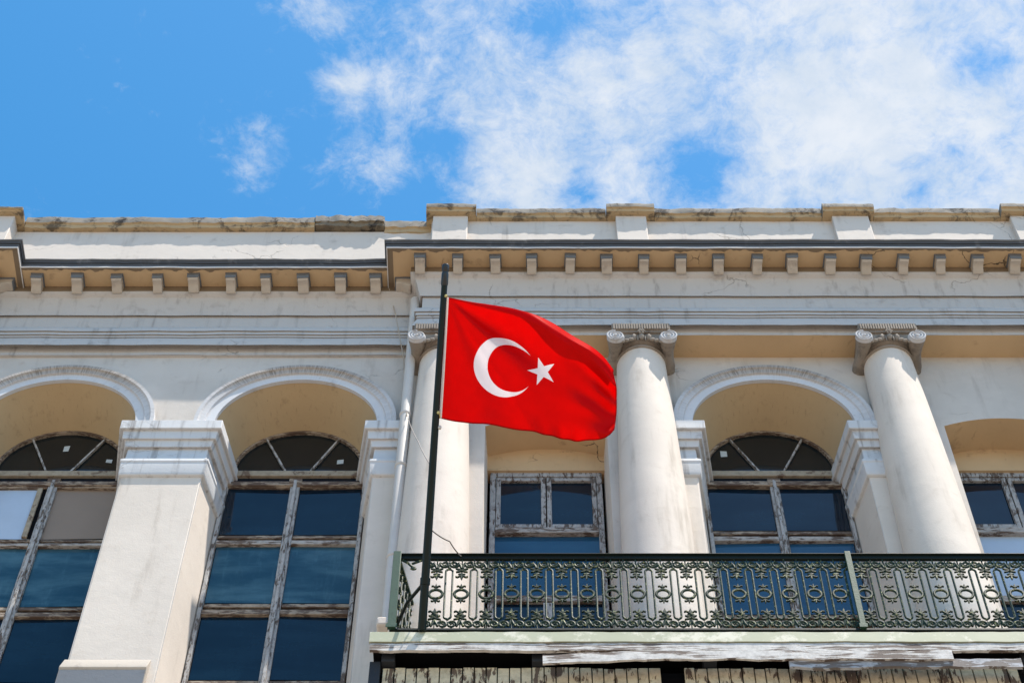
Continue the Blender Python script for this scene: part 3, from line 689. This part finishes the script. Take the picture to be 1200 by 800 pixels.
def unit(x):
    u = MB(); y = YRL; hh = ZRT - .055 - ZR0; k = hh / .94
    def P(dx, h, dy=0): return (x + dx, y + dy, ZR0 + h * k)
    def bar(pts, r=.0075, seg=6): u.tube([P(*p) for p in pts], r, seg)
    # slot: pair of upright bars with round ends, centred half a unit to the right
    sx = .111
    slot = [(sx - .031, .17), (sx - .031, .77)] + [(sx - .031 * cos(t), .77 + .034 * sin(t)) for t in [pi * i / 8 for i in range(1, 8)]] + [(sx + .031, .77), (sx + .031, .17)] + [(sx + .031 * cos(t), .17 - .034 * sin(t)) for t in [pi * i / 8 for i in range(1, 8)]]
    u.tube([P(*p) for p in slot], .0105, 6, closed=True)
    # ring
    u.tube([P(.059 * cos(2 * pi * i / 24), .465 + .060 / k * sin(2 * pi * i / 24)) for i in range(24)], .0135, 7, closed=True)
    def leaf(dx, h, ang, ln, wd):
        n = 7; c_, s_ = sin(ang), cos(ang); rows = []
        for i in range(n):
            t = i / (n - 1); w_ = wd * sin(pi * min(1, t * .86 + .12)) ** .8; bx, bh = dx + c_ * ln * t, h + s_ * ln * t
            rows.append([P(bx + s_ * w_ * cos(a), bh - c_ * w_ * cos(a), -.012 * sin(a) - .004) for a in [2 * pi * j / 6 for j in range(6)]])
        u.grid(rows, True)
    def fleur(h, s, up):
        d = 1 if up else -1; a0 = 0 if up else pi
        leaf(0, h, a0, .075 * s, .016 * s)
        for sg in (-1, 1):
            leaf(0, h, a0 + sg * d * .85, .062 * s, .0125 * s)
            leaf(sg * .043 * s, h + d * .037 * s, a0 + sg * d * 2.0, .026 * s, .010 * s)
        u.ball(P(0, h - d * .004), .013 * s, .014, .009 * s, 8, 5)
    fleur(.545, .62, True); fleur(.385, .62, False)
    fleur(.72, .85, False); u.ball(P(0, .735), .036, .014, .013, 8, 5)
    for sg in (-1, 1): leaf(sg * .005, .775, sg * 1.9, .05, .011); leaf(sg * .005, .79, sg * 1.25, .055, .011)
    bar([(0, .73), (0, .94)], .007)
    fleur(.20, .85, True); u.ball(P(0, .19), .036, .014, .013, 8, 5)
    for sg in (-1, 1): leaf(sg * .005, .155, sg * 1.2, .05, .011); leaf(sg * .005, .14, sg * 1.9, .055, .011)
    bar([(0, .0), (0, .2)], .007)
    # scrolls, top and bottom
    for sg in (-1, 1):
        for h0, fl in ((.872, 1), (.062, -1)):
            pts = []
            for i in range(30):
                t = i / 29; ang = -pi * .15 + t * 2 * pi * 1.55; R = .037 * (1 - t) ** .75 + .006
                pts.append((sg * (.070 + R * cos(ang + pi)), h0 + fl * R * sin(ang + pi) * 1.0))
            tail = [(sg * .004, h0 - fl * .055), (sg * .010, h0 - fl * .03), (sg * .018, h0 - fl * .01)]
            u.tube([P(*p) for p in tail + pts], [.0135] * 3 + [.0135 - .005 * i / 29 for i in range(30)], 6)
    bar([(.111, .80), (.111, .94)], .006); bar([(.08, .92), (.095, .86), (.111, .835), (.127, .86), (.142, .92)], .006); bar([(.07, .012), (.09, .06), (.111, .1), (.132, .06), (.152, .012)], .006)
    u.ball(P(.111, .82), .016, .013, .015, 8, 5); u.ball(P(.111, .13), .016, .013, .015, 8, 5)
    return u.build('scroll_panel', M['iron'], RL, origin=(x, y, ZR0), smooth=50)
UN = .2225; xu = xx(510.5, 697, YRL); u0 = unit(xu)
xs = []; x = xu
while x < XR - .2:
    x += UN
    if abs(x - xp1) < .10 and x < xp1 + .02: x = xp1 + .09
    if abs(x - xp1) < .05: x = xp1 + .09
    xs.append(x)
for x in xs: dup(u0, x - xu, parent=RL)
# left slot bar of the first unit, the small bracket ornament beside the corner post
e = MB(); hh = ZRT - .055
e.tube([(xu - .08, YRL, ZR0), (xu - .08, YRL, hh)], .0085, 6)
e.tube([(xp0 + .05, YRL, hh - .01), (xp0 + .10, YRL, hh - .05), (xp0 + .135, YRL, hh - .1), (xp0 + .165, YRL, hh - .12)], .012, 6); e.tube([(xp0 + .22, YRL, hh - .01), (xp0 + .17, YRL, hh - .04), (xp0 + .135, YRL, hh - .06)], .012, 6)
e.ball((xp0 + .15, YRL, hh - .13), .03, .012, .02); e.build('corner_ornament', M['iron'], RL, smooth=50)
# return panel back to the wall at the left end
sd = MB(); xs_ = xp0
sd.box(xs_ - .02, xs_ + .02, YRL + .036, YW - .35, ZRT - .02, ZRT + .012); sd.box(xs_ - .014, xs_ + .014, YRL + .03, YW - .35, ZR0 - .03, ZR0 - .005)
for i in range(6):
    y = YRL + .09 + .1 * i; sd.tube([(xs_, y, ZR0 - .01), (xs_, y, ZRT - .01)], .009, 6)
    sd.tube([(xs_, y + .05 + .04 * cos(2 * pi * j / 14), ZR0 + .5 + .05 * sin(2 * pi * j / 14)) for j in range(14)], .009, 5, closed=True)
    for h_ in (.12, .3, .7, .88):
        sd.tube([(xs_, y + .05 + .035 * cos(2 * pi * j / 12), ZR0 + h_ + .035 * sin(2 * pi * j / 12)) for j in range(12)], .009, 5, closed=True)
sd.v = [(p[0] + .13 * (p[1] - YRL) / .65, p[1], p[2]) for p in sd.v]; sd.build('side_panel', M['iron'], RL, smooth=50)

# ================================================================ drainpipe
YP = 12.02; pt = at(485, 372, YP); xpipe = pt[0]
DP = thing('drainpipe', (xpipe, YP, ZFLOOR - .1), 'white painted round drainpipe down the corner left of the flagpole', 'drainpipe')
p = MB(); z0 = zz(738, YP); z1 = zz(352, YP)
p.tube([(xpipe, YP, z0), (xpipe, YP, z0 + 2.4), (xpipe + .004, YP - .004, z1 - .35), (xpipe, YP, z1)], .056, 16); p.build('pipe', M['pipe'], DP, smooth=50)
for py in (488, 655, 548):
    z = zz(py, YP); c = MB(); c.lathe([(.057, z), (.064, z + .006), (.064, z + .045), (.057, z + .05)], (xpipe, YP, 0), 16); c.build('collar', M['pipe'], DP, smooth=50)
c = MB(); c.box(xpipe - .09, xpipe + .08, YP - .1, YP + .09, z0 - .03, z0 + .08); c.build('foot', M['white'], DP, bevel=.02)

# ================================================================ flagpole
TILT = 40.0
yb0 = YRL - .105; pb = Vector(at(494.5, 738, yb0))
k_ = 1 / tan(radians(TILT)); T = tan(el(311)); yt = (pb.z - H + yb0 * k_) / 1.0; yt = (pb.z + yb0 * k_ - H) / (T + k_)
ptp = Vector(at(522.3, 311, yt)); axis = (ptp - pb).normalized()
FP = thing('flagpole', tuple(pb), 'black flagpole leaning out from the left end of the balcony railing', 'flagpole')
p = MB(); L = (ptp - pb).length
p.tube([pb + axis * L * t for t in (0, .2, .4, .6, .8, .94)], [.037, .036, .034, .0315, .029, .0275], 16); p.build('pole', M['pole'], FP, smooth=50)
p = MB(); p.tube([pb + axis * L * t for t in (.9405, .945, .975, .98, .985, 1.0, 1.003)], [.028, .0325, .0325, .026, .0325, .0325, .026], 16); p.build('pole_cap', M['pole_cap'], FP, smooth=40)
p = MB(); a_ = pb + axis * .42; wpt = (xp0 + .02, YRL + .2, ZR0 + .28); p.tube([a_, (Vector(wpt) + a_) / 2 + Vector((-.03, 0, .02)), wpt], .016, 8); p.tube([a_ - axis * .03, a_ + axis * .03], .044, 12); p.build('bracket', M['pole'], FP, smooth=50)
p = MB(); p.tube([pb + axis * .02 + Vector((0, 0, 0)), (pb.x, YRL - .02, pb.z + .02)], .03, 8); p.build('base_plate', M['pole'], FP)

# ================================================================ flag
nrm = Vector((1, 0, 0)); e2 = axis; e1 = (nrm - e2 * nrm.dot(e2)).normalized(); en = e1.cross(e2)      # en points to the viewer/underside
if en.y > 0: en = -en
org = pb
camv = Vector((0, 0, H))
def ray(px, py):
    e = el(py); d = hypot(F, py - 400); return Vector(((px - CXP), d * cos(e), d * sin(e))).normalized()
def onplane(px, py):
    r = ray(px, py); t = (org - camv).dot(en) / r.dot(en); return camv + r * t
TOP = [(523.5, 348), (550, 353), (575, 357), (600, 363), (620, 371), (645, 383), (668, 396), (690, 408), (708, 419), (719, 430)]
BOT = [(515, 489), (540, 494), (570, 499), (600, 505), (630, 509.5), (655, 512.5), (675, 514), (695, 513), (711, 509), (721, 498)]
HO = [(515, 489), (518, 441), (520.7, 395), (523.5, 348)]
FL_ = [(721, 498), (724, 475), (723.5, 450), (719, 430)]
def interp(c, t):
    t = min(max(t, 0), 1) * (len(c) - 1); i = min(int(t), len(c) - 2); f = t - i
    p = [c[max(i - 1, 0)], c[i], c[i + 1], c[min(i + 2, len(c) - 1)]]
    return tuple(.5 * (2 * p[1][k] + (p[2][k] - p[0][k]) * f + (2 * p[0][k] - 5 * p[1][k] + 4 * p[2][k] - p[3][k]) * f * f + (3 * p[1][k] - p[0][k] - 3 * p[2][k] + p[3][k]) * f ** 3) for k in (0, 1))
def even(c, n=24):
    P = [interp(c, i / 400) for i in range(401)]; d = [0]
    for a, b_ in zip(P, P[1:]): d.append(d[-1] + hypot(b_[0] - a[0], b_[1] - a[1]))
    out = []; j = 0
    for k in range(n + 1):
        t = d[-1] * k / n
        while j < 399 and d[j + 1] < t: j += 1
        f = (t - d[j]) / max(1e-9, d[j + 1] - d[j]); out.append(tuple(P[j][m] + (P[j + 1][m] - P[j][m]) * f for m in (0, 1)))
    return out
TOP, BOT, HO, FL_ = even(TOP), even(BOT), even(HO), even(FL_)
def sm(a, b_, x): t = min(1, max(0, (x - a) / (b_ - a))); return t * t * (3 - 2 * t)
def flagpt(u, v):
    tp, bt, ho, fl = interp(TOP, u), interp(BOT, u), interp(HO, v), interp(FL_, v)
    c00, c10, c01, c11 = BOT[0], BOT[-1], TOP[0], TOP[-1]
    p = [(1 - v) * bt[k] + v * tp[k] + (1 - u) * ho[k] + u * fl[k] - ((1 - u) * (1 - v) * c00[k] + u * (1 - v) * c10[k] + (1 - u) * v * c01[k] + u * v * c11[k]) for k in (0, 1)]
    P = onplane(*p)
    X, Yv = u * 1.5, v
    r = hypot(X, 1 - v); th = atan2(1 - v, X + 1e-6)                    # folds fanning out of the upper hoist corner
    ridge = lambda a: (1 - abs(((a / pi) % 2) - 1)) ** 1.6 * 2 - 1
    h = .074 * min(r, .8) * (.55 * sin(th * 11.0 + .6) + .55 * ridge(th * 8.0 + 2.2)) * exp(-max(0, r - .5) * 1.3) * 1.5
    h += .095 * sin(X * 3.6 - 1.2 * v - .4) * sm(0, .5, u)              # long billow
    h += .032 * sin(9 * X + 7 * v + 1.3) * sm(.35, .75, u) * (1 - .3 * v) + .014 * sin(15 * X - 11 * v) * sm(.55, .9, u) * sm(.9, .5, v)
    h += .018 * sin(19 * v + 5 * X) * sm(.5, 1, u) * sm(.5, .1, v)
    h += .024 * sin(22 * (v + .35 * X) + 2.0 * sin(4 * X)) * sm(.62, .95, u) * sm(.15, .5, v) * sm(1, .7, v)
    h += .014 * sin(30 * X + 3 * sin(6 * X)) * sm(.16, .0, v) * sm(.05, .3, u)
    h += -.10 * sm(.82, 1.0, u) * 1.0                                    # fly end curls away
    P = P + en * h
    return P
NU, NV = 110, 70
rows = []; uvs = []
for j in range(NV + 1):
    v = j / NV; row = []
    for i in range(NU + 1):
        u = i / NU
        f = .16 * sm(.40, .62, u) * (1 - .35 * sm(.85, 1.0, u)) + 1e-4     # the top strip turns back and upright, into the sun
        if v > 1 - f:
            vb = 1 - f; s = (v - vb) / f
            A = flagpt(u, 1 - .26 * f); ln = f * 1.0
            e_up = Vector((.10, .30, .95)).normalized()
            b0 = flagpt(u, (1 - .26 * f)); P = b0 + e_up * ln * s * 1.0 + en * .0
        else:
            P = flagpt(u, v / (1 - f) * (1 - .26 * f))
        row.append(tuple(P)); uvs.append((u * 1.5, v))
    rows.append(row)
fm = MB(); fm.grid(rows)
me = bpy.data.meshes.new('flag'); me.from_pydata([tuple(Vector(p) - ptp) for p in fm.v], [], fm.f); me.update()
ul = me.uv_layers.new(name='UVMap')
for lp in me.loops: ul.data[lp.index].uv = uvs[lp.vertex_index]
me.shade_smooth()
FG = bpy.data.objects.new('flag', me); S.collection.objects.link(FG); FG.location = ptp
sd_ = FG.modifiers.new('thick', 'SOLIDIFY'); sd_.thickness = .0015
tag(FG, 'red flag with white crescent and star flying from the black pole', 'flag')
m, q = new_mat('flag_cloth'); tcn = q.n('ShaderNodeUVMap'); sp = q.n('ShaderNodeSeparateXYZ'); q.L.new(tcn.outputs[0], sp.inputs[0])
U, V = sp.outputs[0], sp.outputs[1]
def circ(x0, y0, r):
    a = q.m('SUBTRACT', U, x0); b = q.m('SUBTRACT', V, y0)
    return q.m('LESS_THAN', q.m('SQRT', q.m('ADD', q.m('MULTIPLY', a, a), q.m('MULTIPLY', b, b))), r)
cres = q.m('MULTIPLY', circ(.5, .5, .25), q.m('SUBTRACT', 1.0, circ(.5625, .5, .2)))
sx, sy = q.m('SUBTRACT', U, .815), q.m('SUBTRACT', V, .5)
ang = q.m('ARCTAN2', sy, q.m('MULTIPLY', sx, -1.0)); rad = q.m('SQRT', q.m('ADD', q.m('MULTIPLY', sx, sx), q.m('MULTIPLY', sy, sy)))
fold = q.m('PINGPONG', q.m('ADD', ang, 2 * pi), pi / 5)
Rs, ri = .125, .125 * .382
bx, by = ri * cos(pi / 5), ri * sin(pi / 5)
fx, fy = q.m('MULTIPLY', rad, q.m('COSINE', fold)), q.m('MULTIPLY', rad, q.m('SINE', fold))
crs = q.m('SUBTRACT', q.m('MULTIPLY', q.m('SUBTRACT', fx, Rs), by), q.m('MULTIPLY', fy, bx - Rs))
star = q.m('LESS_THAN', crs, 0.0)
mark = q.m('MAXIMUM', cres, star)
band = q.m('LESS_THAN', U, .022)
hem = q.m('GREATER_THAN', V, .985); hem = q.m('MAXIMUM', hem, q.m('LESS_THAN', V, .015)); hem = q.m('MAXIMUM', hem, q.m('GREATER_THAN', U, 1.48))
wv = q.noise(tcn.outputs[0], 9, 5, .6, .4)
red = q.mix(q.m('MULTIPLY', q.ramp(wv, .3, .7), .25), (.78, .0006, .0012), (.62, .0005, .001)); red = q.mix(q.m('MULTIPLY', hem, .55), red, (.28, .002, .004))
col = q.mix(mark, red, (.88, .84, .87)); col = q.mix(band, col, (.8, .75, .72))
df = q.n('ShaderNodeBsdfDiffuse'); tl = q.n('ShaderNodeBsdfTranslucent'); gl = q.n('ShaderNodeBsdfGlossy'); gl.inputs['Roughness'].default_value = .42
q.L.new(col, df.inputs[0]); q.L.new(col, tl.inputs[0])
bn = q.n('ShaderNodeBump'); bn.inputs['Strength'].default_value = .12; bn.inputs['Distance'].default_value = .01; q.L.new(q.noise(tcn.outputs[0], 16, 4, .5, 1.0), bn.inputs['Height'])
for n_ in (df, tl): q.L.new(bn.outputs[0], n_.inputs['Normal'])
ms = q.n('ShaderNodeMixShader'); ms.inputs[0].default_value = .55; q.L.new(df.outputs[0], ms.inputs[1]); q.L.new(tl.outputs[0], ms.inputs[2])
m2 = q.n('ShaderNodeMixShader'); m2.inputs[0].default_value = .005; q.L.new(ms.outputs[0], m2.inputs[1]); q.L.new(gl.outputs[0], m2.inputs[2])
ou = q.n('ShaderNodeOutputMaterial'); q.L.new(m2.outputs[0], ou.inputs[0]); me.materials.append(m)
# halyard knots that tie the flag to the pole
p = MB(); a_ = pb + axis * (L * .905); c_ = flagpt(0, 1); p.tube([a_ + Vector((.03, -.03, 0)), c_], .008, 6); p.ball(tuple(a_ + Vector((.02, -.025, .0))), .014, .012, .02); 
a_ = pb + axis * (L * .575); c_ = flagpt(0, 0); p.tube([a_ + Vector((.03, -.03, 0)), c_], .008, 6); p.ball(tuple(a_ + Vector((.02, -.03, .0))), .014, .012, .02); p.build('halyard', M['rope'], FP)
p = MB(); a_ = pb + axis * (L * .535); p.ball(tuple(a_ + Vector((.042, -.025, 0))), .017, .017, .026); p.build('halyard_cleat', M['pipe'], FP)

# ================================================================ cables
def cable(pts, r, mat, label, sag=0):
    P = [Vector(p) for p in pts]; out = []
    for i in range(len(P) - 1):
        for k in range(8): t = k / 8; out.append(P[i].lerp(P[i + 1], t) - Vector((0, 0, sag * 4 * t * (1 - t))))
    out.append(P[-1]); c = MB(); c.tube(out, r, 6); o = c.build('cable', mat, origin=out[0], smooth=50); return tag(o, label, 'cable', 'thin loose cables on the facade')
cable([at(456, 338, 12.0), at(459, 352, 12.11), at(463, 366, 12.1), at(468, 392, 12.05), at(473, 420, 12.1), at(475, 455, 12.08), at(477, 487, 11.95)], .006, M['wire_pale'], 'thin pale cable hanging down the wall from the cornice to the drainpipe')
pole_a = pb + axis * (L * .43)
cable([at(478, 490, 11.94), at(490, 517, 11.3), tuple(pole_a)], .0045, M['wire'], 'thin cable slanting from the drainpipe collar across to the flagpole', .03)
pole_b = pb + axis * (L * .27)
cable([tuple(pole_b), at(527, 634, 10.9), at(541, 652, YRL)], .006, M['wire'], 'thin cable running from the flagpole down right to the railing top', .02)
for o in bpy.data.objects:
    if '_w' in o: del o['_w']
